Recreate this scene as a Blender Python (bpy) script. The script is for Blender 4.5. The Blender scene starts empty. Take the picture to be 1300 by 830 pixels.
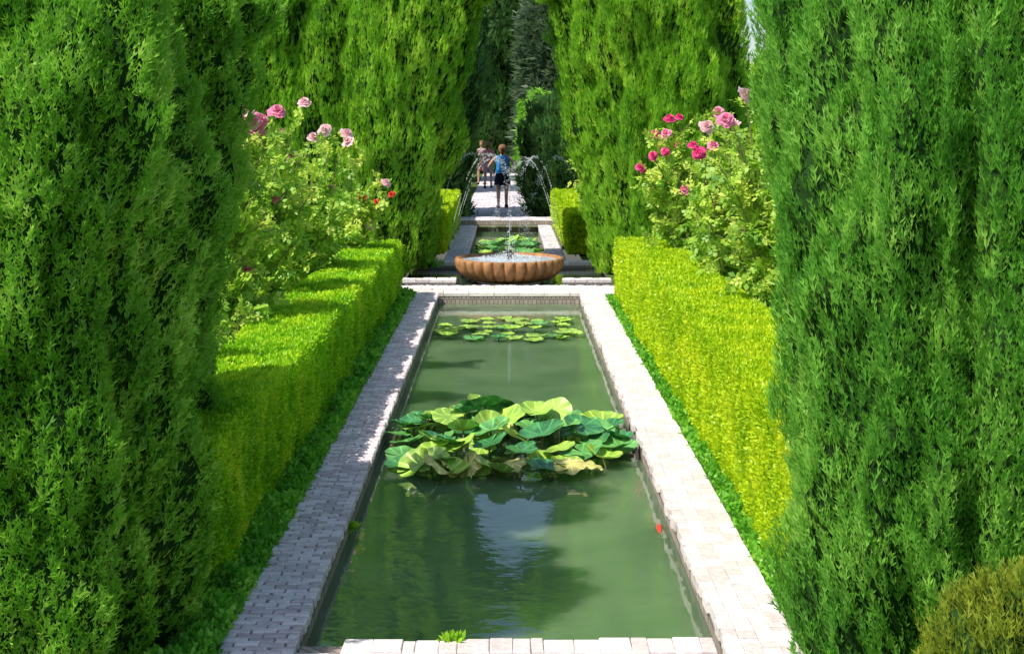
import bpy, math, random
import numpy as np
from mathutils import Vector, Matrix
random.seed(5)
rng = np.random.default_rng(7)
C = bpy.context.scene.collection
F = 1700.0; CX = 645.0; HY = 155.0; H = 2.4

def P(px, py, D):
    return ((px-CX)*D/F, D, H-(py-HY)*D/F)

# ------------------------------------------------------------------ materials
def newmat(name):
    m = bpy.data.materials.new(name); m.use_nodes = True
    nt = m.node_tree; nt.nodes.clear()
    out = nt.nodes.new('ShaderNodeOutputMaterial')
    return m, nt, out
def ramp(nt, stops):
    r = nt.nodes.new('ShaderNodeValToRGB'); e = r.color_ramp.elements
    while len(e) < len(stops): e.new(0.5)
    for i, (p, c) in enumerate(stops):
        e[i].position = p; e[i].color = (c[0], c[1], c[2], 1)
    return r
def leafmat(name, c0, c1, c2, trans=0.3, gloss=0.03, nscale=1.2, rough=0.45):
    m, nt, out = newmat(name); N = nt.nodes; L = nt.links
    at = N.new('ShaderNodeAttribute'); at.attribute_name = 'tint'
    geo = N.new('ShaderNodeNewGeometry')
    no = N.new('ShaderNodeTexNoise'); no.inputs['Scale'].default_value = nscale; no.inputs['Detail'].default_value = 4
    L.new(geo.outputs['Position'], no.inputs['Vector'])
    a = N.new('ShaderNodeMath'); a.operation = 'MULTIPLY'; a.inputs[1].default_value = 0.6
    L.new(at.outputs['Fac'], a.inputs[0])
    b = N.new('ShaderNodeMath'); b.operation = 'MULTIPLY_ADD'; b.inputs[1].default_value = 1.1
    L.new(no.outputs['Fac'], b.inputs[0]); L.new(a.outputs[0], b.inputs[2])
    s = N.new('ShaderNodeMath'); s.operation = 'SUBTRACT'; s.inputs[1].default_value = 0.35
    L.new(b.outputs[0], s.inputs[0])
    r = ramp(nt, [(0.05, c0), (0.5, c1), (0.95, c2)]); L.new(s.outputs[0], r.inputs[0])
    d = N.new('ShaderNodeBsdfDiffuse'); t = N.new('ShaderNodeBsdfTranslucent'); g = N.new('ShaderNodeBsdfGlossy')
    g.inputs['Roughness'].default_value = rough
    L.new(r.outputs[0], d.inputs[0]); L.new(r.outputs[0], t.inputs[0])
    m1 = N.new('ShaderNodeMixShader'); m1.inputs[0].default_value = trans
    L.new(d.outputs[0], m1.inputs[1]); L.new(t.outputs[0], m1.inputs[2])
    m2 = N.new('ShaderNodeMixShader'); m2.inputs[0].default_value = gloss
    L.new(m1.outputs[0], m2.inputs[1]); L.new(g.outputs[0], m2.inputs[2])
    L.new(m2.outputs[0], out.inputs[0])
    return m
def solid(name, col, rough=0.7, spec=0.3, noise=0.25, nscale=8, bump=0.0, tint=0.0, trans=0.0, metallic=0.0, col2=None):
    m, nt, out = newmat(name); N = nt.nodes; L = nt.links
    p = N.new('ShaderNodeBsdfPrincipled'); L.new(p.outputs[0], out.inputs[0])
    p.inputs['Roughness'].default_value = rough
    p.inputs['Specular IOR Level'].default_value = spec
    p.inputs['Transmission Weight'].default_value = trans
    p.inputs['Metallic'].default_value = metallic
    geo = N.new('ShaderNodeNewGeometry')
    no = N.new('ShaderNodeTexNoise'); no.inputs['Scale'].default_value = nscale; no.inputs['Detail'].default_value = 8
    no.inputs['Roughness'].default_value = 0.65
    L.new(geo.outputs['Position'], no.inputs['Vector'])
    at = N.new('ShaderNodeAttribute'); at.attribute_name = 'tint'
    ma = N.new('ShaderNodeMath'); ma.operation = 'MULTIPLY_ADD'; ma.inputs[1].default_value = tint
    L.new(at.outputs['Fac'], ma.inputs[0]); L.new(no.outputs['Fac'], ma.inputs[2])
    sb = N.new('ShaderNodeMath'); sb.operation = 'SUBTRACT'; sb.inputs[1].default_value = tint*0.5
    L.new(ma.outputs[0], sb.inputs[0])
    lo = tuple(c*(1-noise) for c in (col2 or col)); hi = tuple(min(1, c*(1+noise)) for c in col)
    r = ramp(nt, [(0.28, lo), (0.72, hi)]); L.new(sb.outputs[0], r.inputs[0])
    L.new(r.outputs[0], p.inputs['Base Color'])
    if bump:
        bp = N.new('ShaderNodeBump'); bp.inputs['Strength'].default_value = bump; bp.inputs['Distance'].default_value = 0.01
        L.new(no.outputs['Fac'], bp.inputs['Height']); L.new(bp.outputs[0], p.inputs['Normal'])
    return m

M = {}
M['cyp'] = leafmat('cypress_green', (.06,.23,.016), (.24,.55,.040), (.60,.88,.15), .40)
M['cyp_r'] = leafmat('cypress_fresh_green', (.05,.23,.026), (.19,.51,.050), (.50,.84,.14), .40)
M['cyp_mid'] = leafmat('cypress_mid_green', (.11,.36,.018), (.34,.67,.040), (.72,.94,.11), .44, nscale=.9)
M['cyp_shade'] = leafmat('cypress_shade_dark', (.04,.11,.03), (.09,.22,.05), (.19,.38,.08), .35)  # shade of the far trees put into a darker leaf colour
M['pine_grey'] = leafmat('far_grey_green', (.06,.11,.06), (.12,.20,.10), (.22,.33,.15), .35)  # grey green conifer leaf, darkened to carry the shade at the back
M['bright'] = leafmat('bright_leaf', (.20,.50,.02), (.42,.72,.04), (.68,.88,.09), .45)
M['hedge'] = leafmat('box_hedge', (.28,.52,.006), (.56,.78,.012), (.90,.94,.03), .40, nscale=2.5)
M['hedge_shade'] = leafmat('box_hedge_shade_green', (.15,.44,.010), (.42,.76,.018), (.90,.97,.05), .38, nscale=2.5)  # shaded copy of the box hedge leaf: greener colour carries the shade
M['rose_leaf'] = leafmat('rose_leaf', (.09,.32,.03), (.46,.70,.07), (.97,.96,.20), .45, .03, nscale=4)
M['ground_leaf'] = leafmat('ground_leaf', (.08,.32,.02), (.20,.56,.04), (.42,.76,.08), .4)
M['brown_bush'] = leafmat('brown_bush', (.10,.18,.015), (.24,.32,.025), (.42,.48,.05), .3, nscale=4)
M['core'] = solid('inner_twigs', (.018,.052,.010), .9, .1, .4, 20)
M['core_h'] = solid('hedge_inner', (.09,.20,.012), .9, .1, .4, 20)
M['bark'] = solid('bark', (.10,.07,.05), .9, .2, .4, 14, .6)
M['soil'] = solid('soil', (.09,.16,.03), .95, .1, .5, 3, .8, col2=(.07,.07,.03))
M['brick_shade'] = solid('brick_worn', (.90,.76,.78), .85, .25, .12, 22, .5, .5, col2=(.74,.60,.63))
M['brick_pale'] = solid('stone_pale', (.90,.82,.79), .88, .2, .10, 30, .9, .35, col2=(.74,.63,.60))
M['stone_mos'] = solid('pebble_mosaic', (.62,.60,.62), .5, .4, .3, 60, .8, 1.2, col2=(.03,.03,.045))
M['pave'] = solid('far_paving', (.72,.64,.68), .85, .2, .18, 9, .4, .5)
M['basin'] = solid('carved_stone', (.50,.25,.10), .65, .3, .2, 7, .7, .3, col2=(.26,.12,.05))
M['spray'] = solid('water_spray', (.92,.95,1.0), .15, .5, .03, 5, trans=.35)
M['bowlwater'] = solid('bowl_water', (.62,.68,.74), .08, .6, .3, 12, .6)
M['lead'] = solid('nozzle_metal', (.12,.11,.10), .4, .5, .2, 20, metallic=.8)
M['skin'] = solid('skin', (.60,.36,.25), .55, .3, .05, 5)
M['blue_top'] = solid('blue_cloth', (.05,.30,.75), .8, .1, .12, 15)
M['dark_cloth'] = solid('dark_cloth', (.012,.014,.03), .8, .1, .12, 15)
M['red_cloth'] = solid('coral_cloth', (.62,.20,.22), .8, .1, .12, 15)
M['pale_cloth'] = solid('pale_cloth', (.50,.38,.42), .8, .1, .12, 15)
M['hair'] = solid('hair_brown', (.26,.13,.06), .6, .3, .3, 60)
M['stem'] = solid('green_stem', (.20,.20,.08), .6, .3, .2, 20)
M['pink'] = leafmat('petal_pink', (.95,.22,.44), (.98,.38,.56), (1,.62,.72), .35, .01, 30)
M['magenta'] = leafmat('petal_magenta', (.88,.03,.24), (.96,.10,.36), (1,.30,.52), .35, .01, 30)
M['palepink'] = leafmat('petal_pale', (.97,.50,.56), (1,.66,.70), (1,.84,.84), .35, .01, 30)
M['red'] = leafmat('petal_red', (.70,.02,.02), (.85,.05,.05), (.92,.16,.12), .35, .01, 30)
M['fish'] = solid('goldfish_orange', (.85,.07,.03), .35, .5, .15, 30)
def padmat(name, c, c2, rough):
    return solid(name, c, rough, .7, .3, 9, .25, .5, col2=c2)
PADS = [padmat('pad_dark', (.08,.29,.09), (.03,.14,.045), .24), padmat('pad_green', (.17,.44,.11), (.07,.25,.06), .28),
        padmat('pad_lime', (.42,.62,.09), (.20,.42,.06), .34), padmat('pad_yellow', (.78,.70,.22), (.50,.46,.12), .5)]

def watermat(name, lo, hi, ior=1.42, sss=0.0):
    m, nt, out = newmat(name); N = nt.nodes; L = nt.links
    p = N.new('ShaderNodeBsdfPrincipled'); L.new(p.outputs[0], out.inputs[0])
    p.inputs['Roughness'].default_value = 0.02; p.inputs['IOR'].default_value = ior
    if sss:
        p.inputs['Subsurface Weight'].default_value = 1.0
        p.inputs['Subsurface Radius'].default_value = (.8,1.0,.7)
        p.inputs['Subsurface Scale'].default_value = sss
    geo = N.new('ShaderNodeNewGeometry')
    mp = N.new('ShaderNodeMapping'); mp.inputs['Scale'].default_value = (.7, 1.0, 1)
    L.new(geo.outputs['Position'], mp.inputs['Vector'])
    n1 = N.new('ShaderNodeTexNoise'); n1.inputs['Scale'].default_value = .9; n1.inputs['Detail'].default_value = 4
    n1.inputs['Distortion'].default_value = .6
    L.new(mp.outputs[0], n1.inputs['Vector'])
    r = ramp(nt, [(0.3, lo), (0.7, hi)]); L.new(n1.outputs['Fac'], r.inputs[0])
    L.new(r.outputs[0], p.inputs['Base Color'])
    n2 = N.new('ShaderNodeTexNoise'); n2.inputs['Scale'].default_value = 9; n2.inputs['Detail'].default_value = 3
    L.new(mp.outputs[0], n2.inputs['Vector'])
    b = N.new('ShaderNodeBump'); b.inputs['Strength'].default_value = .18; b.inputs['Distance'].default_value = .010
    L.new(n2.outputs['Fac'], b.inputs['Height']); L.new(b.outputs[0], p.inputs['Normal'])
    return m
M['water'] = watermat('pond_water', (.10,.19,.085), (.19,.29,.15), 1.8, 1.1)
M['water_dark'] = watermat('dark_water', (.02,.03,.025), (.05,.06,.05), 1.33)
def wallmat():
    m, nt, out = newmat('pool_wall_brick'); N = nt.nodes; L = nt.links
    p = N.new('ShaderNodeBsdfPrincipled'); L.new(p.outputs[0], out.inputs[0]); p.inputs['Roughness'].default_value = .85
    geo = N.new('ShaderNodeNewGeometry'); sep = N.new('ShaderNodeSeparateXYZ'); L.new(geo.outputs['Position'], sep.inputs[0])
    ad = N.new('ShaderNodeMath'); ad.operation = 'ADD'; L.new(sep.outputs[0], ad.inputs[0]); L.new(sep.outputs[1], ad.inputs[1])
    cb = N.new('ShaderNodeCombineXYZ'); L.new(ad.outputs[0], cb.inputs[0]); L.new(sep.outputs[2], cb.inputs[1])
    br = N.new('ShaderNodeTexBrick'); br.inputs['Scale'].default_value = 1; br.inputs['Brick Width'].default_value = .06
    br.inputs['Row Height'].default_value = .09; br.inputs['Mortar Size'].default_value = .007; br.offset = 0.5
    br.inputs['Color1'].default_value = (.50,.40,.34,1); br.inputs['Color2'].default_value = (.34,.27,.23,1); br.inputs['Mortar'].default_value = (.17,.15,.14,1)
    L.new(cb.outputs[0], br.inputs['Vector']); L.new(br.outputs['Color'], p.inputs['Base Color'])
    return m
M['wall'] = wallmat()

# ------------------------------------------------------------------ mesh tools
def build(name, parts, mats, parent=None, smooth=False):
    vs=[]; loops=[]; starts=[]; mi=[]; ti=[]; off=0; lo=0; sm=[]
    for part in parts:
        V,Fc,k,t = part[:4]; s = part[4] if len(part) > 4 else smooth
        V=np.asarray(V,dtype=np.float32); Fc=np.asarray(Fc,dtype=np.int64)
        vs.append(V); loops.append((Fc+off).ravel()); n,w=Fc.shape
        starts.append(lo+np.arange(n)*w); lo+=n*w; off+=len(V)
        mi.append(np.full(n,k)); ti.append(np.broadcast_to(np.asarray(t,dtype=np.float32),(n,))); sm.append(np.full(n,s))
    vs=np.concatenate(vs); loops=np.concatenate(loops); starts=np.concatenate(starts)
    me=bpy.data.meshes.new(name)
    me.vertices.add(len(vs)); me.vertices.foreach_set('co',vs.ravel())
    me.loops.add(len(loops)); me.loops.foreach_set('vertex_index',loops.astype(np.int32))
    me.polygons.add(len(starts)); me.polygons.foreach_set('loop_start',starts.astype(np.int32))
    me.polygons.foreach_set('material_index',np.concatenate(mi).astype(np.int32))
    me.polygons.foreach_set('use_smooth',np.concatenate(sm).astype(bool))
    me.update(calc_edges=True)
    a=me.attributes.new('tint','FLOAT','FACE'); a.data.foreach_set('value',np.concatenate(ti).astype(np.float32))
    for m in mats: me.materials.append(m)
    o=bpy.data.objects.new(name,me); C.objects.link(o)
    if parent: o.parent=parent
    return o
def tag(o,label=None,cat=None,group=None,kind=None):
    if label: o['label']=label
    if cat: o['category']=cat
    if group: o['group']=group
    if kind: o['kind']=kind
    return o
def thing(name,loc,label,cat,group=None,rz=0):
    o=bpy.data.objects.new(name,None); C.objects.link(o); o.location=loc; o.rotation_euler=(0,0,rz)
    o.empty_display_size=.1
    return tag(o,label,cat,group)
def nrm(a): return a/np.maximum(np.linalg.norm(a,axis=-1,keepdims=True),1e-9)
def vnoise(Pn,seed=0):
    i=np.floor(Pn).astype(np.int64); f=Pn-i; f=f*f*(3-2*f)
    def h(x,y,z):
        k=(x*374761393+y*668265263+z*1103515245+seed*974711)&0xffffffff
        k=((k^(k>>13))*1274126177)&0xffffffff; k=(k^(k>>16))
        return (k&0xffffff)/float(0xffffff)
    x,y,z=i[:,0],i[:,1],i[:,2]; fx,fy,fz=f[:,0],f[:,1],f[:,2]; r=0
    for dx in (0,1):
        for dy in (0,1):
            for dz in (0,1):
                w=(fx if dx else 1-fx)*(fy if dy else 1-fy)*(fz if dz else 1-fz)
                r=r+w*h(x+dx,y+dy,z+dz)
    return r
def kites(p,d,s,L,W):
    L=np.broadcast_to(np.asarray(L),(len(p),))[:,None]; W=np.broadcast_to(np.asarray(W),(len(p),))[:,None]
    m=p+d*L*.45
    V=np.stack([p,m+s*W,p+d*L,m-s*W],axis=1)
    return V.reshape(-1,3)
def qf(n): return np.arange(n*4).reshape(n,4)
def tube(pts,radii,seg=5):
    pts=np.asarray(pts,float); n=len(pts); radii=np.broadcast_to(radii,(n,))
    t=nrm(np.gradient(pts,axis=0)); ref=np.array([0,0,1.]) if abs(t[0,2])<.9 else np.array([1.,0,0])
    a=nrm(np.cross(t,ref)); b=np.cross(t,a)
    th=np.linspace(0,2*np.pi,seg,endpoint=False)
    V=pts[:,None,:]+radii[:,None,None]*(np.cos(th)[None,:,None]*a[:,None,:]+np.sin(th)[None,:,None]*b[:,None,:])
    V=V.reshape(-1,3); Fc=[]
    for i in range(n-1):
        for j in range(seg):
            k=(j+1)%seg; Fc.append((i*seg+j,i*seg+k,(i+1)*seg+k,(i+1)*seg+j))
    return V,np.array(Fc)
def loft(rings,seg=24,cap=True):
    th=np.linspace(0,2*np.pi,seg,endpoint=False); V=[];Fc=[]
    for z,cx,cy,rx,ry in rings:
        V+= [(cx+rx*math.cos(a),cy+ry*math.sin(a),z) for a in th]
    for i in range(len(rings)-1):
        for j in range(seg):
            k=(j+1)%seg; Fc.append((i*seg+j,i*seg+k,(i+1)*seg+k,(i+1)*seg+j))
    if cap:
        for base,rg in ((0,rings[0]),((len(rings)-1)*seg,rings[-1])):
            V.append((rg[1],rg[2],rg[0])); c=len(V)-1
            for j in range(0,seg,2):
                Fc.append((base+j,base+(j+1)%seg,base+(j+2)%seg,c))
    return np.array(V),np.array(Fc)
def boxes(B,ch=.006,rot=0.0):
    B=np.asarray(B,float); n=len(B)
    cx=(B[:,0]+B[:,1])/2; cy=(B[:,2]+B[:,3])/2; hx=(B[:,1]-B[:,0])/2; hy=(B[:,3]-B[:,2])/2
    sx=np.array([-1,1,1,-1]); sy=np.array([-1,-1,1,1]); V=np.zeros((n,12,3))
    a=rng.normal(0,1,n)*rot if rot else np.zeros(n)
    for l,(c,zz) in enumerate(((0,B[:,4]),(0,B[:,5]-ch),(ch,B[:,5]))):
        for j in range(4):
            jit=rng.normal(0,ch*.25,n) if rot else 0
            x=sx[j]*(hx-c)+jit; y=sy[j]*(hy-c)
            V[:,l*4+j,0]=cx+x*np.cos(a)-y*np.sin(a); V[:,l*4+j,1]=cy+x*np.sin(a)+y*np.cos(a)
            V[:,l*4+j,2]=zz
    f=[]
    for l in (0,4):
        for j in range(4): f.append((l+j,l+(j+1)%4,l+4+(j+1)%4,l+4+j))
    f.append((8,9,10,11))
    Fc=(np.array(f)[None]+np.arange(n)[:,None,None]*12).reshape(-1,4)
    return V.reshape(-1,3),Fc,np.repeat(rng.random(n),9)

# ------------------------------------------------------------------ foliage
class Lobe:
    def __init__(s,secs,amp=.14,fs=1.0,seed=0,groove=.0,dens=1.0):
        a=np.array(secs,float); s.amp=amp; s.fs=fs; s.seed=seed; s.groove=groove; s.dens=dens
        t=np.linspace(0,1,240); s.tt=t; idx=np.linspace(0,1,len(a)); s.S=np.stack([np.interp(t,idx,a[:,k]) for k in range(5)],1)
        k=np.hanning(21); k/=k.sum()
        for c in range(1,5):
            pad=np.pad(s.S[:,c],10,mode='edge'); s.S[:,c]=np.convolve(pad,k,'valid')
        dr=np.gradient(s.S[:,3]); s.arc=np.sqrt(np.gradient(s.S[:,0])**2+dr**2+np.gradient(s.S[:,1])**2)
        w=s.arc*(s.S[:,3]+s.S[:,4]); s.cdf=np.cumsum(w)/w.sum()
    def area(s): return float((s.arc*(s.S[:,3]+s.S[:,4])).sum()*math.pi)*s.dens
    def surf(s,t,th):
        z,cx,cy,rx,ry=[np.interp(t,s.tt,s.S[:,k]) for k in range(5)]
        e=1e-2
        z2,cx2,cy2,rx2,ry2=[np.interp(np.minimum(t+e,1),s.tt,s.S[:,k]) for k in range(5)]
        z1,cx1,cy1,rx1,ry1=[np.interp(np.maximum(t-e,0),s.tt,s.S[:,k]) for k in range(5)]
        dz=np.maximum(z2-z1,1e-3); c,sn=np.cos(th),np.sin(th)
        sl=(cx2-cx1)/dz*c+(cy2-cy1)/dz*sn+((rx2-rx1)*c*c+(ry2-ry1)*sn*sn)/dz
        Pn=np.stack([cx+rx*c,cy+ry*sn,z],1)
        n=nrm(np.stack([c*ry,sn*rx,-np.clip(sl,-4,4)*np.minimum(rx,ry)],1))
        q=Pn*np.array([1,1,.42])
        d=(vnoise(q*2.6*s.fs,s.seed)-.5)*s.amp*1.3+(vnoise(q*7*s.fs+9,s.seed)-.5)*s.amp*1.2+(vnoise(q*16*s.fs+31,s.seed)-.5)*s.amp*.8
        if s.groove:
            g=vnoise(np.stack([c*3.1*s.fs*rx*2,sn*3.1*s.fs*ry*2,z*.3],1)+5,s.seed+3); d=d-s.groove*np.clip(.46-g,0,1)*4
        return Pn+n*d[:,None],n
    def sample(s,n):
        t=np.interp(rng.random(n),s.cdf,s.tt); return s.surf(t,rng.random(n)*2*np.pi)
    def inside(s,Pn,f=.78):
        S=s.S; z=Pn[:,2]; zz=S[:,0]
        cx,cy,rx,ry=[np.interp(z,zz,S[:,k]) for k in (1,2,3,4)]
        return (((Pn[:,0]-cx)/rx)**2+((Pn[:,1]-cy)/ry)**2<f)&(z>zz[0])&(z<zz[-1]-.1)
    def core(s,inset,nt=80,nth=96):
        t=np.linspace(0,1,nt); th=np.linspace(0,2*np.pi,nth,endpoint=False)
        T,TH=np.meshgrid(t,th,indexing='ij'); Pn,n=s.surf(T.ravel(),TH.ravel()); V=Pn-n*inset
        i=np.arange(nt-1)[:,None]; j=np.arange(nth)[None]; k=(j+1)%nth
        Fc=np.stack([i*nth+j,i*nth+k,(i+1)*nth+k,(i+1)*nth+j],-1).reshape(-1,4)
        return V,Fc
def sprays(Pn,Nn,L,up=.9,pairs=3,fan=.7,jit=.4,wd=.085):
    n=len(Pn); L=L*rng.uniform(.5,1.5,n)
    m=nrm(Nn*.75+np.array([0,0,up])+rng.normal(0,jit,(n,3)))
    s=nrm(np.cross(m,Nn+rng.normal(0,.6,(n,3))))
    tn=np.clip(rng.random(n)*.55+.6*vnoise(Pn*6,3)-.07,0,1)
    out=[kites(Pn-m*L[:,None]*.25,m,s,L*1.25,L*wd)]; tl=[tn]
    for k in range(pairs):
        t=.0+.62*k/max(pairs-1,1)
        for sg in (-1,1):
            d=nrm(m+s*sg*fan*rng.uniform(.6,1.3,(n,1))+rng.normal(0,.13,(n,3)))
            pl=nrm(np.cross(np.cross(m,s),d))
            out.append(kites(Pn+m*(L*(t-.1))[:,None],d,pl,L*(.66-.2*t),L*wd*.9)); tl.append(np.clip(tn+.1,0,1))
    return np.concatenate(out),np.concatenate(tl)
def cypress(name,lobes,nspr,L,mat,label,loc,group=None,inset=.06,up=.9,pairs=3,trunk_r=.14,cat='tree',trunk=True,fan=.7,wd=.085,jit=.4):
    root=thing(name,loc,label,cat,group); off=np.array(loc)
    parts=[]; A=sum(l.area() for l in lobes)
    for i,l in enumerate(lobes):
        Pn,Nn=l.sample(int(nspr*l.area()/A))
        keep=np.ones(len(Pn),bool)
        for j,o in enumerate(lobes):
            if j!=i: keep&=~o.inside(Pn)
        Pn,Nn=Pn[keep],Nn[keep]
        Pn=Pn-Nn*(rng.random(len(Pn))**2*inset*.9)[:,None]
        V,t=sprays(Pn,Nn,L,up,pairs,fan,jit,wd); parts.append((V-off,qf(len(t)),0,t))
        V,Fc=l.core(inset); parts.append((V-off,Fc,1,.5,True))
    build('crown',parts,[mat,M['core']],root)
    if trunk:
        l=lobes[0]; pts=[]; zs=np.linspace(-.05,l.S[-1,0]*.8,12)
        for z in zs:
            pts.append((np.interp(z,l.S[:,0],l.S[:,1])*.5-loc[0]*.5,np.interp(z,l.S[:,0],l.S[:,2])*.5-loc[1]*.5,z-loc[2]))
        V,Fc=tube(pts,np.linspace(trunk_r,trunk_r*.3,12),10); build('trunk',[(V,Fc,0,.5,True)],[M['bark']],root)
    return root

lobesL=[Lobe([(0,-2.25,6.2,.80,.75),(.6,-2.25,6.2,.86,.8),(1.5,-2.25,6.2,.84,.8),(2.4,-2.2,6.2,.82,.8),(3.0,-2.25,6.25,.74,.72),(3.25,-2.25,6.3,.42,.45),(3.35,-2.25,6.3,.08,.08)],.18,1,1,.20),
        Lobe([(0,-2.35,7.7,.66,.6),(1.3,-2.35,7.7,.66,.6),(2.2,-2.3,7.7,.74,.65),(3.1,-2.25,7.7,.92,.7),(3.35,-2.25,7.7,.5,.45),(3.45,-2.25,7.7,.08,.08)],.17,1,4,.18),
        Lobe([(0,-3.3,6.9,.7,.8),(2,-3.3,6.9,.75,.85),(3.0,-3.25,6.9,.6,.7),(3.3,-3.2,6.9,.1,.1)],.15,1,6,.08,.3)]
cypress('cypress_tree',lobesL,128000,.052,M['cyp'],'tall clipped cypress filling the left foreground beside the brick path',(-2.4,6.8,0),pairs=2,up=1.2,fan=.5,wd=.072,inset=.065)
lobesR=[Lobe([(0,2.17,6.2,.82,.75),(.6,2.17,6.2,.88,.8),(1.5,2.19,6.2,.88,.8),(2.4,2.2,6.2,.86,.8),(3.0,2.2,6.25,.78,.72),(3.25,2.2,6.3,.42,.45),(3.35,2.2,6.3,.08,.08)],.16,1,11,.21),
        Lobe([(0,2.13,7.4,.64,.62),(1.3,2.15,7.4,.66,.62),(2.2,2.15,7.4,.76,.62),(3.1,2.15,7.4,.88,.65),(3.35,2.15,7.4,.5,.45),(3.45,2.15,7.4,.08,.08)],.16,1,14,.16),
        Lobe([(0,3.2,6.9,.7,.8),(2,3.2,6.9,.75,.85),(3.0,3.2,6.9,.6,.7),(3.3,3.2,6.9,.1,.1)],.15,1,16,.08,.3)]
cypress('cypress_tree',lobesR,130000,.056,M['cyp_r'],'tall feathery cypress filling the right foreground above a small brown bush',(2.4,6.8,0),up=1.9,pairs=2,fan=.42,wd=.062,inset=.065,jit=.36)
cypress('round_bush',[Lobe([(0,2.12,4.95,.46,.38),(.22,2.12,4.95,.54,.44),(.46,2.14,4.95,.46,.38),(.62,2.18,4.95,.30,.24),(.70,2.2,4.95,.06,.06)],.18,1.5,21)],16000,.045,M['brown_bush'],
        'small rounded brownish bush at the foot of the right foreground cypress',(2.1,4.95,0),cat='bush',inset=.05,trunk_r=.03,fan=.5,wd=.06,up=1.6,pairs=2)
lobesML=[Lobe([(0,-3.05,22.0,1.66,1.5),(.6,-3.0,22.0,1.66,1.5),(1.2,-2.92,22.0,1.66,1.5),(1.8,-2.68,22.0,1.75,1.5),(2.4,-2.52,22.0,1.80,1.5),(3.5,-2.45,22.0,1.74,1.4),(4.3,-2.3,22.0,1.8,1.3),(4.9,-1.8,22,2.0,1.1),(5.8,-1.8,22,1.4,.9),(6.5,-1.9,22,.1,.1)],.32,.8,31,.24),  # unseen crown top widened to narrow the sky mirrored in the pool
         Lobe([(0,-4.2,21.2,.8,.8),(3,-4.1,21.2,.9,.9),(4.6,-4.0,21.2,.6,.6),(5.2,-4,21.2,.1,.1)],.26,.8,33,.1)]
cypress('cypress_tree',lobesML,130000,.105,M['cyp_mid'],'broad clipped cypress leaning over the left side of the fountain',(-3.1,22.0,0),inset=.12,pairs=1,trunk_r=.22,up=2.0,fan=.34,wd=.064,jit=.28)
lobesMR=[Lobe([(0,2.75,22.0,1.40,1.5),(1.2,2.68,22.0,1.34,1.5),(2.1,2.50,22.0,1.46,1.5),(3.0,2.42,22.0,1.55,1.5),(4.2,2.22,22.0,1.55,1.3),(4.9,1.7,22,1.85,1.1),(5.7,1.8,22,1.2,.8),(6.3,1.9,22,.1,.1)],.30,.8,41,.24)]  # crown above view widened to meet the left one, limiting reflected sky
cypress('cypress_tree',lobesMR,115000,.105,M['cyp_mid'],'broad clipped cypress on the right side of the fountain behind the magenta roses',(2.7,22.0,0),inset=.12,pairs=1,trunk_r=.22,up=1.9,fan=.36,wd=.064,jit=.28)

def simple_tree(name,x,y,rx,ry,h,mat,n,L,label,seed,cat='tree',z0=0.,amp=.4,fs=.5,prof=(.8,.95,1.,.9,.6,.08),trunk=True,lean=0,pairs=1,group=None,up=1.3):
    k=len(prof); secs=[(z0+(h-z0)*i/(k-1),x+lean*i/(k-1),y,rx*p,ry*p) for i,p in enumerate(prof)]
    return cypress(name,[Lobe(secs,amp,fs,seed,.1)],n,L,mat,label,(x,y,0),group,inset=L*.8,pairs=pairs,trunk_r=.16,cat=cat,trunk=trunk,up=up,fan=.5)
simple_tree('cypress_tree',-2.35,34,1.35,1.8,6.2,M['cyp_shade'],14000,.18,'dark shaded cypress at the left of the far walkway beside the walkers',51,lean=.5,prof=(.95,1,1.05,1.2,.9,.1))
simple_tree('cypress_tree',1.65,35,1.15,1.6,3.3,M['cyp_shade'],10000,.17,'dark low cypress at the right of the far walkway',52,prof=(.95,1,1,1,.8,.1))
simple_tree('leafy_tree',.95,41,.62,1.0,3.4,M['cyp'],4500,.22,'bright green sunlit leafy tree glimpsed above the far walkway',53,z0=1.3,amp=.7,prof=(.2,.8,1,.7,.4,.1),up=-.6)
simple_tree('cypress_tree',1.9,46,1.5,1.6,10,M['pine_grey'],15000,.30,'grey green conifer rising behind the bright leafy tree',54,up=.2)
simple_tree('cypress_tree',-.6,64,2.9,1.8,14,M['cyp_shade'],17000,.34,'very dark tall conifer closing the view straight behind the walkers',55)  # height above view set to leave only a slit of reflected sky
simple_tree('cypress_tree',-4.2,46,2.2,2,10,M['cyp_mid'],9000,.3,'far green cypress mostly hidden behind the left fountain cypress',56)
simple_tree('cypress_tree',5.0,46,2.2,2,10,M['cyp_mid'],9000,.3,'far green cypress mostly hidden behind the right fountain cypress',57)
simple_tree('leafy_tree',5.75,29,1.25,1.3,3.9,M['bright'],9000,.20,'yellow green tree peeping out between the two right hand cypresses',58,prof=(.7,.95,1,.85,.5,.08),up=.3)
simple_tree('cypress_tree',-7.2,24,1.7,1.7,6,M['cyp_mid'],12000,.22,'cypress farthest to the left behind the pink roses',59)
simple_tree('cypress_tree',2.9,58,1.9,2,12,M['pine_grey'],12000,.36,'dark conifer at the end of the garden right of the walkway',60)
simple_tree('cypress_tree',-3.4,55,2.0,2,12,M['cyp_shade'],12000,.36,'dark conifer at the end of the garden left of the walkway',61)
simple_tree('cypress_tree',9.0,26,1.7,1.7,3.6,M['cyp_mid'],8000,.22,'low cypress beyond the right foreground cypress',62)

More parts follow.
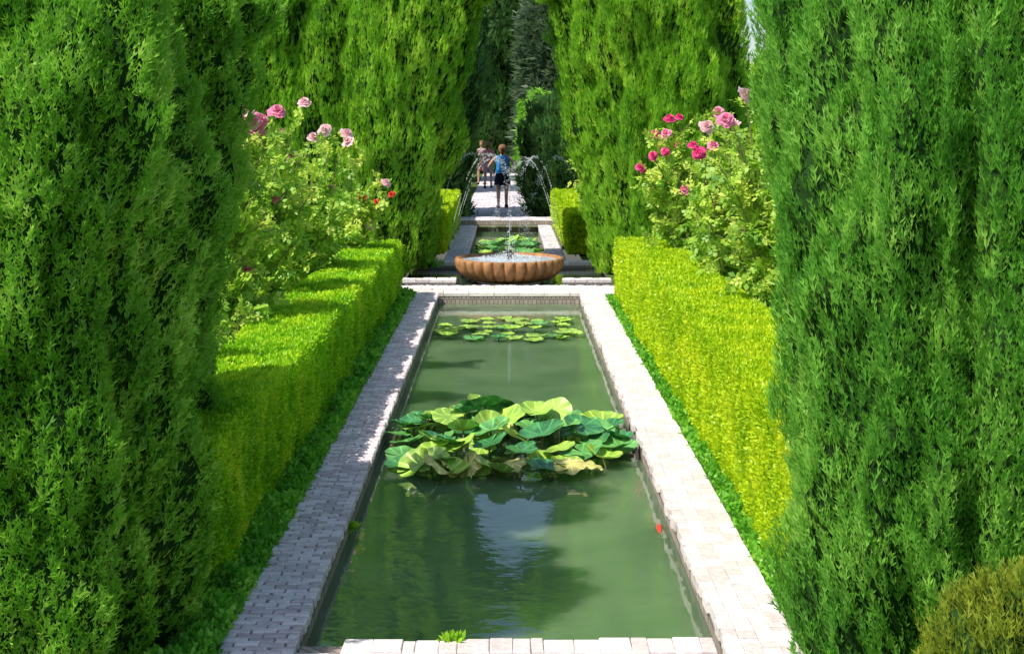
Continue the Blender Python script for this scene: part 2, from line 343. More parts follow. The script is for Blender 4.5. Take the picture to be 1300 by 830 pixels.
# ------------------------------------------------------------------ hedges
def hedge(x0,x1,y0,y1,h,n,label,leaf=.024,group='clipped box hedges beside the channel',mat='hedge'):
    root=thing('box_hedge',((x0+x1)/2,(y0+y1)/2,0),label,'hedge',group); off=np.array(root.location)
    w=x1-x0; lenw=np.array([w,h,h]); pr=lenw/lenw.sum()
    face=rng.choice(3,n,p=pr); y=y0*(y1/y0)**rng.random(n); u=rng.random(n)
    Pn=np.zeros((n,3)); Nn=np.zeros((n,3)); Pn[:,1]=y
    a=face==0; Pn[a,0]=x0+u[a]*w; Pn[a,2]=h; Nn[a]=(0,0,1)
    a=face==1; Pn[a,0]=x0; Pn[a,2]=u[a]*h; Nn[a]=(-1,0,0)
    a=face==2; Pn[a,0]=x1; Pn[a,2]=u[a]*h; Nn[a]=(1,0,0)
    m=int(n*.06); e=np.zeros((m,3)); en=np.zeros((m,3)); e[:,0]=x0+rng.random(m)*w; e[:,2]=rng.random(m)*h
    fr=rng.random(m)<.5; e[:,1]=np.where(fr,y0,y1); en[:,1]=np.where(fr,-1,1)
    Pn=np.concatenate([Pn,e]); Nn=np.concatenate([Nn,en])
    q=Pn*1.0
    d=(vnoise(q*1.6,5)-.5)*.05+(vnoise(q*6,6)-.5)*.04+(vnoise(q*np.array([20,20,7]),8)-.5)*.05
    Pn=Pn+Nn*d[:,None]-Nn*(rng.random(len(Pn))**2*.04)[:,None]
    sz=leaf*(Pn[:,1]/9.)**.6*rng.uniform(.6,1.35,len(Pn))
    dd=nrm(Nn*.6+np.array([0,0,.8])+rng.normal(0,.5,Pn.shape)); s=nrm(np.cross(dd,Nn+rng.normal(0,.55,Pn.shape)))
    V=kites(Pn,dd,s,sz*1.15,sz*.30); t=np.clip(rng.random(len(Pn))*.75+.4*vnoise(q*4,9)-.05,0,1)
    i=.055
    cv,cf,ct=boxes([(x0+i,x1-i,y0+i,y1-i,0,h-i)],.03)
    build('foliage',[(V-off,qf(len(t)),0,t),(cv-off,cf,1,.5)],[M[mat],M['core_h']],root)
    for yy in np.arange(y0+.3,y1,1.5):
        V,Fc=tube([((x0+x1)/2,yy,-.03),((x0+x1)/2+.02,yy,h*.6)],[.02,.01],6); build('stem',[(V-off,Fc,0,.5)],[M['bark']],root)
    return root
hedge(-2.12,-1.5,6.9,18.5,.73,200000,'long clipped box hedge left of the lily pool, its side in shade',mat='hedge_shade')
hedge(1.47,2.2,6.9,18.3,.80,210000,'long clipped sunlit box hedge right of the lily pool')
hedge(-1.74,-1.18,24.2,32.,.74,40000,'short box hedge left of the channel behind the fountain',.03)
hedge(1.08,1.62,24.2,32.,.74,40000,'short box hedge right of the channel behind the fountain',.03)

# ------------------------------------------------------------------ ground and paving
def sheet(name,rects,z,mat,kind='structure'):
    V=[];Fc=[]
    for x0,x1,y0,y1 in rects:
        b=len(V); V+=[(x0,y0,z),(x1,y0,z),(x1,y1,z),(x0,y1,z)]; Fc.append((b,b+1,b+2,b+3))
    o=build(name,[(V,Fc,0,.5)],[mat]); tag(o,kind=kind); return o
sheet('ground',[(-400,-1.3,-50,19.6),(1.3,400,-50,19.6),(-400,-1.62,19.6,22.9),(1.57,400,19.6,22.9),(-400,-1.3,22.9,600),(1.3,400,22.9,600),(-1.3,1.3,-50,5.2),(-1.3,1.3,31.0,600)],-.03,M['soil'])
def waterbody(name,x0,x1,y0,y1,z,dep,mat):
    V=[(x0,y0,z-dep),(x1,y0,z-dep),(x1,y1,z-dep),(x0,y1,z-dep),(x0,y0,z),(x1,y0,z),(x1,y1,z),(x0,y1,z)]
    Fc=[(3,2,1,0),(4,5,6,7),(0,1,5,4),(1,2,6,5),(2,3,7,6),(3,0,4,7)]
    o=build(name,[(V,Fc,0,.5)],[mat]); tag(o,kind='structure')
waterbody('water',-1.02,1.04,5.9,18.85,-.15,1.2,M['water'])
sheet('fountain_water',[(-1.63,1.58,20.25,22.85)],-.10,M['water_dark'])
waterbody('channel_water',-.75,.75,23.2,31.25,-.15,1.2,M['water'])
def paving(name,beds,B,mat,ch=.006,rot=.006):
    V,Fc,t=boxes(B,ch,rot); bv,bf,bt=boxes(beds,.004)
    o=build(name,[(V,Fc,0,t),(bv,bf,1,bt)],[mat,M['wall']]); tag(o,kind='structure'); return o
def rows(x0,x1,y0,y1,pitch,cols,gap=.009,z=0.,jx=.004,jz=.004,stag=.5):
    B=[]; w=(x1-x0)/cols; k=0; y=y0
    while y<y1-.01:
        sh=(k%2)*stag*w; p=pitch*random.uniform(.88,1.12); e=min(y+p,y1)
        xs=[x0]+[x0+sh+w*i for i in range(0 if sh>0 else 1,cols)]+[x1]
        xs=sorted(set([round(a,4) for a in xs if x0<=a<=x1]))
        for a,b in zip(xs[:-1],xs[1:]):
            if b-a<.03: continue
            zz=z+random.gauss(0,jz); g=gap/2
            B.append((a+g+random.uniform(-1,1)*jx,b-g+random.uniform(-1,1)*jx,y+g,e-g,z-.05,zz))
        y=e; k+=1
    return B
paving('left_path',[(-1.33,-.985,5.4,18.8,-.6,-.012)],rows(-1.33,-.97,5.4,18.8,.050,3,.010,0,.006,.003),M['brick_shade'])
def rowsR(x0,x1,y0,y1):
    B=[]; xs=[x0,x0+.09,x0+.18,x0+.265,x1]
    for c in range(4):
        y=y0
        while y<y1-.02:
            p=random.uniform(.05,.15); e=min(y+p,y1); zz=max(-.005,min(.005,random.gauss(0,.0022))); jx=random.uniform(0,.028) if c==0 else random.uniform(0,.002)
            B.append((xs[c]+.0003+jx,xs[c+1]-.0008,y+.0006,e-random.uniform(.0006,.002),-.06,zz)); y=e
    return B
paving('right_path',[(1.012,1.34,5.4,18.8,-.6,-.012)],rowsR(.985,1.35,5.4,18.8),M['brick_pale'],.003,.007)
Bn=[]
x=-.76
while x<.95:
    w=random.uniform(.05,.16); Bn.append((x+.0005,min(x+w,.97)-.001,6.08+random.uniform(0,.006),6.24+random.uniform(-.03,.012),-.05,random.gauss(-.004,.003))); x+=w
Bn+=rows(-.97,.97,5.3,6.083,.07,12,.004,-.010,.004,.003)
paving('near_pool_edge',[(-.96,.96,5.2,6.2,-.6,-.024)],Bn,M['brick_pale'],.005,.012)
paving('fountain_platform',[(-1.62,1.58,18.83,19.64,-.6,-.012),(-1.62,1.58,22.86,23.28,-.6,-.012),(-1.62,-.80,20.42,20.64,-.6,-.012),(.84,1.58,20.42,20.64,-.6,-.012)],
       rows(-1.62,1.58,18.82,19.64,.27,9,.006,.004,.002,.002)+rows(-1.62,1.58,22.85,23.3,.2,12,.008,.0)+rows(-1.62,-.79,20.41,20.65,.12,4,.006)+rows(.83,1.58,20.41,20.65,.12,4,.006),M['brick_pale'])
Bm=rows(-1.61,1.57,19.67,20.24,.04,56,.006,-.06,0,.003)
paving('mosaic_band',[(-1.62,1.58,19.65,20.25,-.3,-.085)],Bm,M['stone_mos'],.006)
paving('rear_left_path',[(-1.12,-.73,23.31,31.2,-.6,-.012)],rows(-1.13,-.71,23.31,31.2,.10,3,.012),M['pave'])
paving('rear_right_path',[(.70,1.02,23.31,31.2,-.6,-.012)],rows(.69,1.0,23.31,31.2,.10,3,.012),M['pave'])
paving('rear_step',[(-1.15,1.05,31.22,32.2,-.3,.1)],rows(-1.15,1.05,31.22,32.2,.24,9,.01,.12),M['pave'])
paving('far_walk',[(-1.15,.55,32.22,72,-.3,-.012)],rows(-1.15,.55,32.22,72,.3,7,.014,0.0),M['pave'],.008)

def groundcover(name,x0,x1,y0,y1,n,hh,label):
    y=y0*(y1/y0)**rng.random(n); x=x0+rng.random(n)*(x1-x0)
    hgt=hh*vnoise(np.stack([x*9,y*6,x*0],1),3); z=-.03+rng.random(n)*hgt
    Pn=np.stack([x,y,z],1); dd=nrm(np.array([0,0,.5])+rng.normal(0,.7,(n,3))); s=nrm(np.cross(dd,rng.normal(0,1,(n,3))+np.array([0,0,.6])))
    L=.035*(y/8)**.6*rng.uniform(.6,1.4,n); V=kites(Pn,dd,s,L,L*.32)
    o=build(name,[(V,qf(n),0,rng.random(n))],[M['ground_leaf']]); tag(o,label,'ground cover',kind='stuff')
groundcover('ground_cover',-1.56,-1.315,5.4,18.7,50000,.16,'low leafy ground cover between left brick path and hedge')
groundcover('grass',-6,-2.1,7,24,60000,.25,'rough grass and low leaves under the left roses')
groundcover('low_weeds',1.35,1.5,5.4,18.5,9000,.06,'thin line of weeds between the pale path and the right hedge')
groundcover('meadow_grass',2.2,6,7,24,60000,.25,'rough grass and low leaves under the right roses')
def tuft(x,y,z,label,sp=1):
    n=160; Pn=np.stack([x+rng.normal(0,.02,n)*sp,y+rng.normal(0,.012,n)*sp,np.full(n,z)],1)
    dd=nrm(np.array([0,0,.9])+rng.normal(0,.6,(n,3))); s=nrm(np.cross(dd,rng.normal(0,1,(n,3))))
    L=.05*sp*rng.uniform(.5,1.2,n); V=kites(Pn,dd,s,L,L*.2)-np.array([x,y,z])
    o=build('weed_tuft',[(V,qf(n),0,rng.random(n))],[M['bright']]); o.location=(x,y,z); tag(o,label,'weed')
tuft(-.26,6.22,-.01,'small yellow green weed tuft growing in the near pool edge')
tuft(-.98,8.3,-.12,'small weed sprouting from the left pool wall near the waterline')

# ------------------------------------------------------------------ fountain basin
def basin():
    cx,cy=.02,21.0
    root=thing('fountain_basin',(cx,cy,-.10),'round scalloped brown stone basin on the fountain platform','fountain')
    seg=30*10; th=np.linspace(0,2*np.pi,seg,endpoint=False)
    prof=[(.42,0.),(.52,.005),(.64,.035),(.74,.085),(.80,.145),(.838,.205),(.858,.265),(.864,.315),(.855,.345),(.84,.362),(.80,.362),(.775,.345),(.70,.28),(.4,.2),(.01,.18)]
    rib=[.2,.6,.9,1,1,1,1,.9,.6,.35,.3,.2,.1,0,0]
    V=[];Fc=[]
    for (r,z),k in zip(prof,rib):
        rr=r*(1-.095*k*(1-np.sqrt(np.abs(np.sin(th*15)))))
        V.append(np.stack([rr*np.cos(th),rr*np.sin(th),np.full(seg,z+.02)],1))
    V=np.concatenate(V)
    for i in range(len(prof)-1):
        for j in range(seg):
            k=(j+1)%seg; Fc.append((i*seg+j,i*seg+k,(i+1)*seg+k,(i+1)*seg+j))
    build('bowl',[(V,Fc,0,.5,True)],[M['basin']],root)
    V,Fc=loft([(-.1,0,0,.52,.52),(.03,0,0,.50,.50)],32); build('foot',[(V,Fc,0,.5)],[M['brick_pale']],root)
    nr=14; V=[];Fc=[]
    for i in range(nr):
        r=.775*i/(nr-1)+.002
        for j in range(64):
            a=2*np.pi*j/64; V.append((r*math.cos(a),r*math.sin(a),.345+rng.normal(0,.006)))
    for i in range(nr-1):
        for j in range(64):
            k=(j+1)%64; Fc.append((i*64+j,i*64+k,(i+1)*64+k,(i+1)*64+j))
    build('basin_water',[(V,Fc,0,.5,True)],[M['bowlwater']],root)
    V,Fc=loft([(.2,0,0,.05,.05),(.42,0,0,.035,.035),(.47,0,0,.05,.05),(.5,0,0,.02,.02)],14); build('nozzle',[(V,Fc,0,.5,True)],[M['lead']],root)
basin()

# ------------------------------------------------------------------ water jets
octv=np.array([(1,0,0),(-1,0,0),(0,1,0),(0,-1,0),(0,0,1.5),(0,0,-1.5)],float)
octf=np.array([(0,2,4),(2,1,4),(1,3,4),(3,0,4),(2,0,5),(1,2,5),(3,1,5),(0,3,5)])
def drops(pts,r):
    V=(pts[:,None,:]+octv[None]*r[:,None,None]).reshape(-1,3); Fc=(octf[None]+np.arange(len(pts))[:,None,None]*6).reshape(-1,3)
    return V,Fc
def jet(p0,p1,peak,label,group='arching water jets',nd=400,r0=.0060):
    p0=np.array(p0,float); p1=np.array(p1,float); n=24
    a=math.sqrt(max(peak-p0[2],.01)); b=math.sqrt(max(peak-p1[2],.01)); T=a+b
    def pos(u):
        tt=u*T; z=peak-(tt-a)**2; q=p0[None]+(p1-p0)[None]*u[:,None]; q[:,2]=z; return q
    u=np.linspace(0,.16,n); V,Fc=tube(pos(u)-p0,r0*(1-4*u)*(1+.35*rng.random(n)),5); parts=[(V,Fc,0,.5,True)]
    # droplets gathered in short broken strands
    cl=rng.random(60)**.85; u=np.clip(cl[rng.integers(0,60,nd)]+rng.normal(0,.012,nd),0,1); q=pos(u)-p0+rng.normal(0,1,(nd,3))*(.002+.045*u**1.8)[:,None]
    V,Fc=drops(q,rng.uniform(.003,.0085,nd)); parts.append((V,Fc,0,.5))
    o=build('water_jet',parts,[M['spray']]); o.location=p0; tag(o,label,'water jet',group)
def nozzle(x,y,z,label):
    V,Fc=loft([(0,0,0,.03,.03),(.05,0,0,.022,.022),(.07,0,0,.012,.012)],10); o=build('jet_nozzle',[(V,Fc,0,.5,True)],[M['lead']]); o.location=(x,y,z); tag(o,label,'nozzle','jet nozzles')
names=['nearest','second','third','farthest']
for i,y in enumerate((23.1,25.2,27.4,29.8)):
    zt=(1.85,1.80,1.72,1.58)[i]
    nozzle(-1.36 if i==0 else -1.12,y,.0,'%s of the small nozzles on the left of the rear channel'%names[i])
    nozzle(1.5 if i==0 else 1.03,y,.0,'%s of the small nozzles on the right of the rear channel'%names[i])
    jet((-1.36 if i==0 else -1.12,y,.07),((.1,.35,.5,.45)[i],y+.3,-.12),zt,'%s water jet arching in from the left behind the basin'%names[i])
    jet((1.5 if i==0 else 1.03,y,.07),((.15,-.05,-.4,-.35)[i],y-.2,-.12),zt-.05,'%s water jet arching in from the right behind the basin'%names[i])
def upjet():
    p0=np.array((.02,21.0,.36)); n=30; z=np.linspace(0,.5,n)
    V,Fc=tube(np.stack([rng.normal(0,.003,n),rng.normal(0,.003,n),z],1),.006*(1-.9*z),6); parts=[(V,Fc,0,.5,True)]
    nd=210; zz=1.05*rng.random(nd)**1.3; q=np.stack([rng.normal(0,1,nd)*(.008+.05*(1-zz/1.05)**2),rng.normal(0,1,nd)*(.008+.05*(1-zz/1.05)**2),zz],1)
    V,Fc=drops(q,rng.uniform(.003,.008,nd)); parts.append((V,Fc,0,.5))
    nd=700; a=rng.random(nd)*2*np.pi; r=.5*rng.random(nd); q=np.stack([r*np.cos(a),r*np.sin(a),-.10+.22*(rng.random(nd)**2)*np.exp(-r*5)],1)
    V,Fc=drops(q,rng.uniform(.003,.010,nd)); parts.append((V,Fc,0,.5))
    o=build('water_jet',parts,[M['spray']]); o.location=p0; tag(o,'upright water jet splashing in the middle of the scalloped basin','water jet')
upjet()

# ------------------------------------------------------------------ lily pads
def pad_mesh(mat,seed,ragged=False):
    r=np.random.default_rng(seed); seg=40; nr=7; notch=.10; V=[];Fc=[];t=[]
    ph=r.random(4)*6.28; cup=r.uniform(.05,.30); fold=r.uniform(-.14,.20)
    if ragged: cup=.10; fold=r.uniform(-.3,.3)
    for i in range(nr):
        q=i/(nr-1)
        for j in range(seg+1):
            a=notch+(2*math.pi-2*notch)*j/seg; rr=max(q,.02)*(1+.02*math.sin(5*a+ph[3])*q)
            if ragged: rr*=1-.16*q*abs(math.sin(2.5*a+ph[2]))
            x=rr*math.cos(a); y=rr*math.sin(a)
            z=cup*q**2.2+(.09 if ragged else .06)*q*q*math.sin(2*a+ph[0])+(.06 if ragged else .03)*q**3*math.sin(7*a+ph[1])+fold*q*abs(math.sin(a))**1.5*q
            if ragged: y*=1-.25*q
            V.append((x,y,z))
    for i in range(nr-1):
        for j in range(seg):
            b=i*(seg+1)+j; Fc.append((b,b+1,b+seg+2,b+seg+1)); t.append(.95 if j%5==0 else .4+.1*r.random())
    return build('pad',[(V,Fc,0,t,True)],[mat])
padprotos=[pad_mesh(PADS[k],s,s>6) for k,s in ((0,1),(0,2),(1,3),(1,4),(2,5),(2,6),(3,7),(2,8))]
def place_pad(root,kind,x,y,z,r,tilt):
    o=padprotos[kind].copy(); C.objects.link(o)
    o.parent=root; o.location=(x-root.location.x,y-root.location.y,z-root.location.z)
    az=random.uniform(0,6.28); o.rotation_euler=(tilt*math.cos(az),tilt*math.sin(az),random.uniform(0,6.28)); o.scale=(r,r,r)
def lily(cx,cy,hx,hy,n,rr,zr,tilt,w,label,zw=-.145,gap=.55,front=0):
    root=thing('water_lily',(cx,cy,zw),label,'water lily'); placed=[]
    k=0; tries=0
    while k<n and tries<n*60:
        tries+=1
        u=random.uniform(-1,1); v=random.uniform(-1,1)
        if abs(u)**3+abs(v)**3>1: continue
        if front and random.random()<.4*max(0,-v): continue
        x=cx+u*hx; y=cy+v*hy; r=random.uniform(*rr); mid=max(0,1-(u*u+v*v)*.8)
        z=zw+.008+zr*mid*random.uniform(.3,1)+random.uniform(0,.02)
        if any((x-a)**2+(y-b)**2<(gap*(r+c))**2 and abs(z-d)<.10 for a,b,c,d in placed): continue
        if abs(x)+r*.8>.97: x=math.copysign(.97-r*.8,x)
        placed.append((x,y,r,z))
        kind=random.choices(range(8),w)[0]
        if v<-.45 and front: kind=random.choices(range(8),(2,2,2,2,2,2,1.0,1.0))[0]
        place_pad(root,kind,x,y,z,r,random.uniform(.12,tilt)*(.35+.65*mid) if zr>.02 else .03)
        V,Fc=tube([(x-cx+random.gauss(0,.05),y-cy+random.gauss(0,.05),-.1),(x-cx,y-cy,z-zw-.004)],.008,5); build('stalk',[(V,Fc,0,.5)],[M['stem']],root); k+=1
    for i in range(front):
        x=max(-.8,-.26+random.gauss(0,.28)); y=cy-hy*random.uniform(.5,1.02); place_pad(root,(6,7,5,6,7)[i%5],x,y,zw+random.uniform(.04,.11),random.uniform(.10,.16),random.uniform(.3,.75))
    return root
lily(.0,10.55,.93,1.02,84,(.115,.18),.26,.72,(3.5,3.5,5,5,2.6,2.6,.3,.4),'large crowded clump of raised lily pads across the near pool',front=14)
lily(.0,16.4,.90,.85,38,(.08,.13),.012,.2,(.5,.5,1,2,5,5,0,0),'flat clump of small lily pads at the far end of the long pool',gap=.8)
lily(.0,26.6,.6,1.8,60,(.10,.17),.18,.6,(1,1,3,3,4,4,0,1),'clump of water lilies in the rear channel behind the basin')
for p in padprotos: bpy.data.objects.remove(p)
def fish(x,y,rz,label):
    root=thing('goldfish',(x,y,-.145),label,'fish',rz=rz)
    prof=[(-.10,.003),(-.07,.012),(-.02,.026),(.03,.030),(.07,.022),(.095,.006)]
    th=np.linspace(0,2*np.pi,12,endpoint=False); V=[];Fc=[]
    for xx,r in prof:
        V+=[(xx,r*.7*math.cos(a),r*math.sin(a)-.012) for a in th]
    for i in range(5):
        for j in range(12):
            k=(j+1)%12; Fc.append((i*12+j,i*12+k,(i+1)*12+k,(i+1)*12+j))
    build('body',[(V,Fc,0,.5,True)],[M['fish']],root)
    build('tail_fin',[([(-.10,0,-.012),(-.15,.008,.02),(-.135,.002,-.012),(-.15,-.004,-.04)],[(0,1,2,3)],0,.5)],[M['fish']],root)
fish(.95,8.4,1.5,'orange red goldfish at the surface beside the right pool wall')

# ------------------------------------------------------------------ roses
def petal_layer(n,r,z,open_,off,V,Fc):
    for i in range(n):
        a=2*math.pi*i/n+off+random.uniform(-.2,.2); b=len(V); sc=random.uniform(.8,1.15); dz=random.uniform(-.004,.006)
        for u in (0,.5,1):
            for v in (-1,0,1):
                rad=r*sc*(.15+u*open_); w=r*.66*math.sin(.5+u*1.7)*v; h=z+dz+r*(1.0-open_*.75)*u*1.1-(.12*r*abs(v)) - (r*.25*open_ if u==1 else 0)
                rad2=rad-(.22*r*abs(v)*(1-open_*.4))
                j=.004 if u else 0
                V.append((rad2*math.cos(a)-w*math.sin(a)+random.gauss(0,j),rad2*math.sin(a)+w*math.cos(a)+random.gauss(0,j),h+random.gauss(0,j)))
        for u in range(2):
            for v in range(2):
                q=b+u*3+v; Fc.append((q,q+1,q+4,q+3))
def bloom_mesh(mat):
    V=[];Fc=[]
    petal_layer(7,.062,0,1.0,0,V,Fc); petal_layer(7,.055,.006,.8,.4,V,Fc); petal_layer(6,.050,.010,.62,.9,V,Fc); petal_layer(6,.042,.014,.45,.2,V,Fc); petal_layer(4,.032,.018,.25,.7,V,Fc)
    return build('bloom',[(V,Fc,0,rng.random(len(Fc)),True)],[mat])
blooms={k:[bloom_mesh(M[k]) for _ in range(2)] for k in ('pink','magenta','palepink','red')}
def bez(a,b,c,n=9):
    t=np.linspace(0,1,n)[:,None]; return (1-t)**2*a+2*t*(1-t)*b+t*t*c
def rose_bush(x,y,h,r,label,bl,ncane=22,leafsz=.060,ntw=6,group='rose bushes behind the hedges'):
    ncane=int(ncane*.76)
    root=thing('rose_bush',(x,y,-.03),label,'rose bush',group); off=np.array((x,y,-.03)); st=[]; nodes=[];dirs=[];tts=[]
    ends=[]
    for i in range(ncane):
        a=random.uniform(0,6.28); q=random.random()**.5
        ends.append((np.array((x+r*q*math.cos(a),y+r*q*math.sin(a),h*random.uniform(.35,1.0)*(1-.15*q))),None))
    for (bx,by,bz,kind) in bl: ends.append((np.array((bx,by,bz)),kind))
    for e,kind in ends:
        b=np.array((x+random.gauss(0,.08),y+random.gauss(0,.08),-.03)); m=(b+e)/2+np.array((-(e[0]-x)*.25,-(e[1]-y)*.25,.35*h*.5)); m[2]=min(m[2],e[2]*.8+.05)
        pts=bez(b,m,e); V,Fc=tube(pts,np.linspace(.014,.005,9),5); st.append((V-off,Fc,0,.5)); ct=random.random()
        for t in np.linspace(.3,.96,20):
            p=(1-t)**2*b+2*t*(1-t)*m+t*t*e; nodes.append(p); dirs.append(rng.normal(0,1,3)+np.array([0,0,.3])); tts.append(ct)
        for k in range(ntw):
            t=random.uniform(.3,.93); p=(1-t)**2*b+2*t*(1-t)*m+t*t*e; d=nrm(rng.normal(0,1,3)+np.array([0,0,.7])); l=random.uniform(.15,.38)
            q=p+d*l; tt=random.random()
            if q[2]>h*1.08: q[2]=h*1.04
            tp=bez(p,(p+q)/2+np.array((0,0,-.03)),q,5); V,Fc=tube(tp,np.linspace(.005,.003,5),4); st.append((V-off,Fc,0,.5))
            for s in np.linspace(.2,1,7): nodes.append(p+(q-p)*s); dirs.append(rng.normal(0,.8,3)+d*.5+np.array([0,0,-.2])); tts.append(tt)
        if kind:
            o=random.choice(blooms[kind]).copy(); C.objects.link(o); o.parent=root; o.location=tuple(e-off)
            s=random.uniform(.85,1.2)*(.6 if kind=='red' else 1); o.scale=(s,s,s*1.2); o.rotation_euler=(random.uniform(.2,1.3),random.uniform(-.7,.3),random.uniform(-.6,.9))
    build('canes',st,[M['stem']],root)
    Pn=np.array(nodes); D=nrm(np.array(dirs)); n=len(Pn); s=nrm(np.cross(D,rng.normal(0,.5,(n,3))+np.array([-.3,-.4,1.]))); tn=np.array(tts)*.6+rng.random(n)*.4
    L=leafsz*rng.uniform(.6,1.3,n); out=[];tl=[]
    for (t,sg) in ((.4,1),(.4,-1),(1.0,1),(1.0,-1),(1.5,0)):
        d=nrm(D*(.5 if sg else 1)+s*sg*.8+rng.normal(0,.12,(n,3))); nn=np.cross(D,s); w=nrm(np.cross(nn+rng.normal(0,.3,(n,3)),d))
        out.append(kites(Pn+D*(L*t)[:,None],d,w,L,L*.36)); tl.append(np.clip(tn+rng.normal(0,.05,n),0,1))
    V=np.concatenate(out); t=np.concatenate(tl); build('leaves',[(V-off,qf(len(t)),0,t)],[M['rose_leaf']],root)
    return root
def bl(D,lst):
    return [P(a,b,D+random.uniform(-.15,.15))+(k,) for a,b,k in lst]
rose_bush(-2.45,11.4,2.25,.62,'tall rose bush on the left with a cluster of pink blooms, nearest the camera',bl(11.4,[(318,148,'pink'),(327,169,'pink'),(307,160,'pink'),(330,153,'pink'),(313,346,'magenta'),(352,142,'pink'),(311,143,'palepink'),(322,156,'pink'),(290,290,'palepink')]),34)
rose_bush(-2.5,13.2,2.35,.62,'left rose bush with one pale pink bloom standing highest',bl(13.2,[(386,131,'palepink'),(397,175,'palepink'),(356,169,'pink'),(372,200,'palepink'),(350,250,'pink')]),34)
rose_bush(-2.35,15.3,2.25,.65,'left rose bush with mostly leaves, third from the camera',bl(15.3,[(412,165,'palepink'),(442,180,'palepink'),(440,170,'palepink'),(420,240,'palepink')]),38)
rose_bush(-2.2,17.6,1.65,.55,'low left rose bush with small red blooms nearest the fountain',bl(17.4,[(455,250,'red'),(463,252,'red'),(478,256,'red'),(497,247,'red'),(470,285,'palepink'),(490,232,'palepink')]),26)
rose_bush(-2.5,9.6,1.25,.55,'low rose bush filling in beside the left foreground cypress',[],22)
rose_bush(2.35,16.9,2.3,.68,'right rose bush with many magenta blooms nearest the fountain',bl(16.6,[(816,215,'magenta'),(829,198,'magenta'),(850,152,'magenta'),(862,150,'magenta'),(845,193,'magenta'),(864,186,'magenta'),(832,170,'magenta'),(812,213,'magenta'),(846,170,'pink'),(870,240,'pink')]),38)
rose_bush(2.4,14.4,2.4,.65,'right rose bush with pink blooms in the middle of the row',bl(14.4,[(888,195,'magenta'),(905,185,'pink'),(912,142,'pink'),(897,161,'palepink'),(880,186,'magenta'),(905,260,'palepink')]),38)
rose_bush(2.45,12.1,2.65,.65,'tallest right rose bush with a pale bloom beside the foreground cypress',bl(12.2,[(930,158,'palepink'),(922,152,'pink'),(945,120,'palepink'),(950,290,'palepink')]),40)
rose_bush(2.6,9.9,1.5,.55,'low rose bush half hidden by the right foreground cypress',[],22)
rose_bush(-1.75,26.0,1.7,.4,'small rose bush over the short hedge left of the rear channel',[],16,.08,5)
rose_bush(1.65,26.5,2.1,.35,'slim rose bush over the short hedge right of the rear channel',[],16,.08,5)
for ps in blooms.values():
    for p in ps: bpy.data.objects.remove(p)

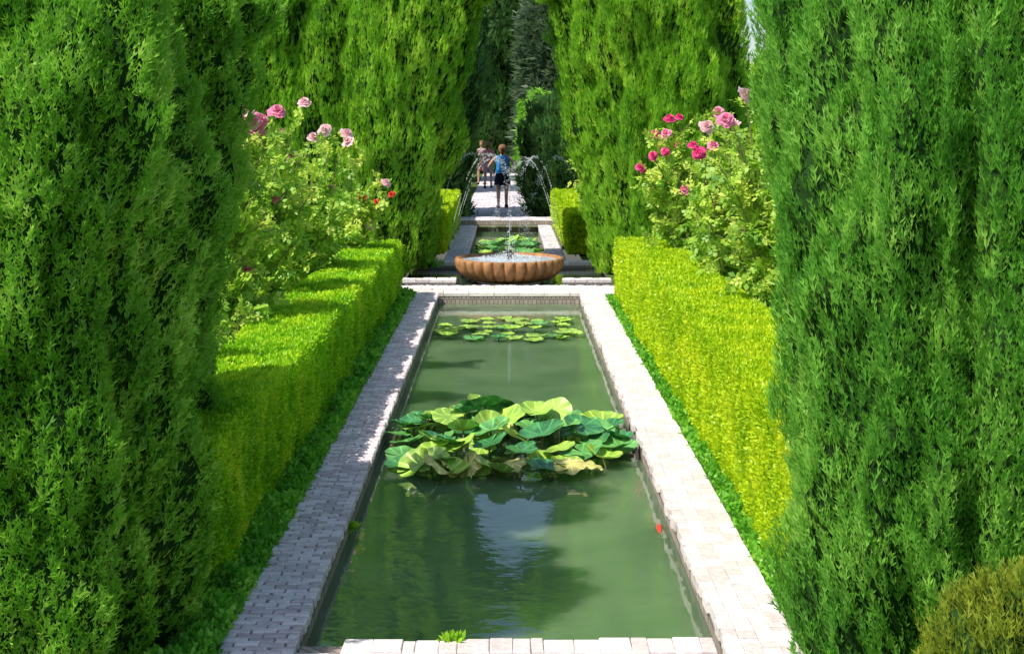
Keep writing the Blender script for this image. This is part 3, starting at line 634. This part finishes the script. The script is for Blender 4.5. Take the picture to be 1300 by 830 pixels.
# ------------------------------------------------------------------ people
def person(x,y,rz,top,bottom,label,sc=1.0,arms=((.0,.0),(.0,.0)),stride=.08,skirt=False,wide=1.0):
    root=thing('person',(x,y,0.0),label,'person','walkers on the far path',rz); root.scale=(sc*wide,sc*wide,sc)
    vs=[(0,0,.95,.125,.10),(0,0,1.12,.105,.085),(0,0,1.30,.12,.09),(0,0,1.42,.06,.055),(0,-.005,1.49,.045,.045),(0,-.02,1.56,.070,.078),(0,-.02,1.63,.080,.090),(0,-.01,1.69,.055,.06)]
    ed=[(0,1),(1,2),(2,3),(3,4),(4,5),(5,6),(6,7)]
    nose=len(vs); vs.append((0,-.115,1.60,.012,.012)); ed.append((5,nose))
    for sg,st in ((-1,stride),(1,-stride)):
        b=len(vs); vs+=[(sg*.09,0,.88,.082,.085),(sg*.095,-st*.6-.01,.49,.052,.055),(sg*.095,-st-.0+.03,.09,.034,.036),(sg*.10,-st-.11,.035,.034,.024)]
        ed+=[(0,b),(b,b+1),(b+1,b+2),(b+2,b+3)]
    for sg,(bend,out) in ((-1,arms[0]),(1,arms[1])):
        b=len(vs); sh=(sg*.165,0,1.385); el=(sg*(.215+out*.25),.03,1.11+abs(out)*.03)
        wr=(sg*(.225-bend*.06),-.06-bend*.22,.88+bend*.28); ha=(wr[0],wr[1]-.02-bend*.05,wr[2]-.07*(1-bend))
        vs+=[sh+(.05,.05),el+(.036,.036),wr+(.024,.026),ha+(.034,.018)]; ed+=[(2,b),(b,b+1),(b+1,b+2),(b+2,b+3)]
        for f in range(5):
            k=len(vs); dx=(f-2)*.014; ln=(.05,.075,.082,.076,.06)[f]
            vs.append((ha[0]+dx*.3,ha[1]+dx*1.6,ha[2]-ln,.008,.008)); ed.append((b+3,k))
    me=bpy.data.meshes.new('body'); me.from_pydata([v[:3] for v in vs],ed,[]); me.materials.append(M['skin'])
    o=bpy.data.objects.new('body',me); C.objects.link(o); o.parent=root
    o.modifiers.new('Skin','SKIN')
    for i,v in enumerate(vs): me.skin_vertices[0].data[i].radius=(v[3],v[4])
    me.skin_vertices[0].data[0].use_root=True
    sb=o.modifiers.new('Sub','SUBSURF'); sb.levels=1; sb.render_levels=1
    V,Fc=loft([(.94,0,0,.165,.125),(1.0,0,0,.16,.122),(1.12,0,0,.138,.108),(1.25,0,0,.158,.12),(1.34,0,0,.175,.118),(1.40,0,0,.15,.09),(1.44,0,0,.075,.062)],20,False)
    build('top',[(V,Fc,0,.5,True)],[M[top]],root)
    if skirt:
        V,Fc=loft([(.62,0,-.01,.20,.17),(.75,0,0,.192,.16),(.90,0,0,.172,.135),(1.0,0,0,.150,.115)],20,False); build('shorts',[(V,Fc,0,.5,True)],[M[bottom]],root)
    else:
        ps=[]
        for sg,st in ((-1,stride),(1,-stride)):
            V,Fc=tube([(sg*.092,-st*.45,.56),(sg*.09,-st*.3,.72),(sg*.085,0,.90)],[.092,.098,.105],14); ps.append((V,Fc,0,.5,True))
        V,Fc=loft([(.82,0,0,.165,.13),(.92,0,0,.172,.132),(1.0,0,0,.150,.115)],20,False); ps.append((V,Fc,0,.5,True))
        build('shorts',ps,[M[bottom]],root)
    V,Fc=loft([(1.50,0,.055,.045,.035),(1.55,0,.03,.088,.072),(1.62,0,.012,.098,.092),(1.68,0,.005,.090,.090),(1.73,0,0,.058,.06),(1.745,0,0,.01,.01)],18,False)
    V2,F2=tube([(0,.09,1.66),(0,.15,1.62),(0,.14,1.50),(0,.12,1.42)],[.03,.035,.03,.01],8)
    build('hair',[(V,Fc,0,.5,True),(V2,F2,0,.5,True)],[M['hair']],root)
    for sg in (-1,1):
        V,Fc=drops(np.array([(sg*.032,-.098,1.625)]),np.array([.008])); build('eye',[(V,Fc,0,.5,True)],[M['dark_cloth']],root)
        st=stride if sg<0 else -stride
        V,Fc=loft([(0,sg*.098,-st-.035,.048,.125),(.05,sg*.098,-st-.03,.046,.115),(.09,sg*.096,-st+.02,.04,.055)],14); build('shoe',[(V,Fc,0,.5,True)],[M['dark_cloth']],root)
person(-.16,37.5,math.pi,'blue_top','dark_cloth','person seen from behind in a blue tank top and dark shorts on the far path',1.02,((.5,.5),(.3,.5)),.05,True,1.14)
person(-.72,48.5,2.9,'red_cloth','pale_cloth','person in a coral top just left of the one in blue, walking away',.98,((.6,.3),(.1,.2)),.1)
person(-1.02,51.5,-.4,'pale_cloth','red_cloth','person in a pale top, leftmost and farthest of the three walkers',.97,((.3,.3),(.4,.4)),.12)

# ------------------------------------------------------------------ light, world, camera
el=math.radians(53)
tosun=Vector((-.82,-.57,0)).normalized()*math.cos(el); tosun.z=math.sin(el)
sd=bpy.data.lights.new('sun','SUN'); sd.energy=5; sd.angle=math.radians(.5); sd.color=(1,.95,.86)
so=bpy.data.objects.new('sun',sd); C.objects.link(so); so.rotation_euler=tosun.to_track_quat('Z','Y').to_euler(); so.location=(-10,0,20)
w=bpy.data.worlds.new('World'); bpy.context.scene.world=w; w.use_nodes=True; nt=w.node_tree; nt.nodes.clear()
sk=nt.nodes.new('ShaderNodeTexSky'); sk.sky_type='NISHITA'; sk.sun_disc=False; sk.sun_elevation=el; sk.sun_rotation=math.atan2(tosun.x,tosun.y)
bg=nt.nodes.new('ShaderNodeBackground'); bg.inputs[1].default_value=.15; ow=nt.nodes.new('ShaderNodeOutputWorld')
nt.links.new(sk.outputs[0],bg.inputs[0]); nt.links.new(bg.outputs[0],ow.inputs[0])
cd=bpy.data.cameras.new('camera'); cam=bpy.data.objects.new('camera',cd); C.objects.link(cam)
cam.location=(0,0,H); cam.rotation_euler=(math.radians(90),0,0); cd.sensor_width=36; cd.lens=F/1300*36
cd.shift_y=-(415-HY)/1300; cd.shift_x=(650-CX)/1300; cd.clip_end=2000; cd.clip_start=.1
sc=bpy.context.scene; sc.camera=cam
sc.view_settings.view_transform='Standard'; sc.view_settings.look='None'; sc.view_settings.exposure=0
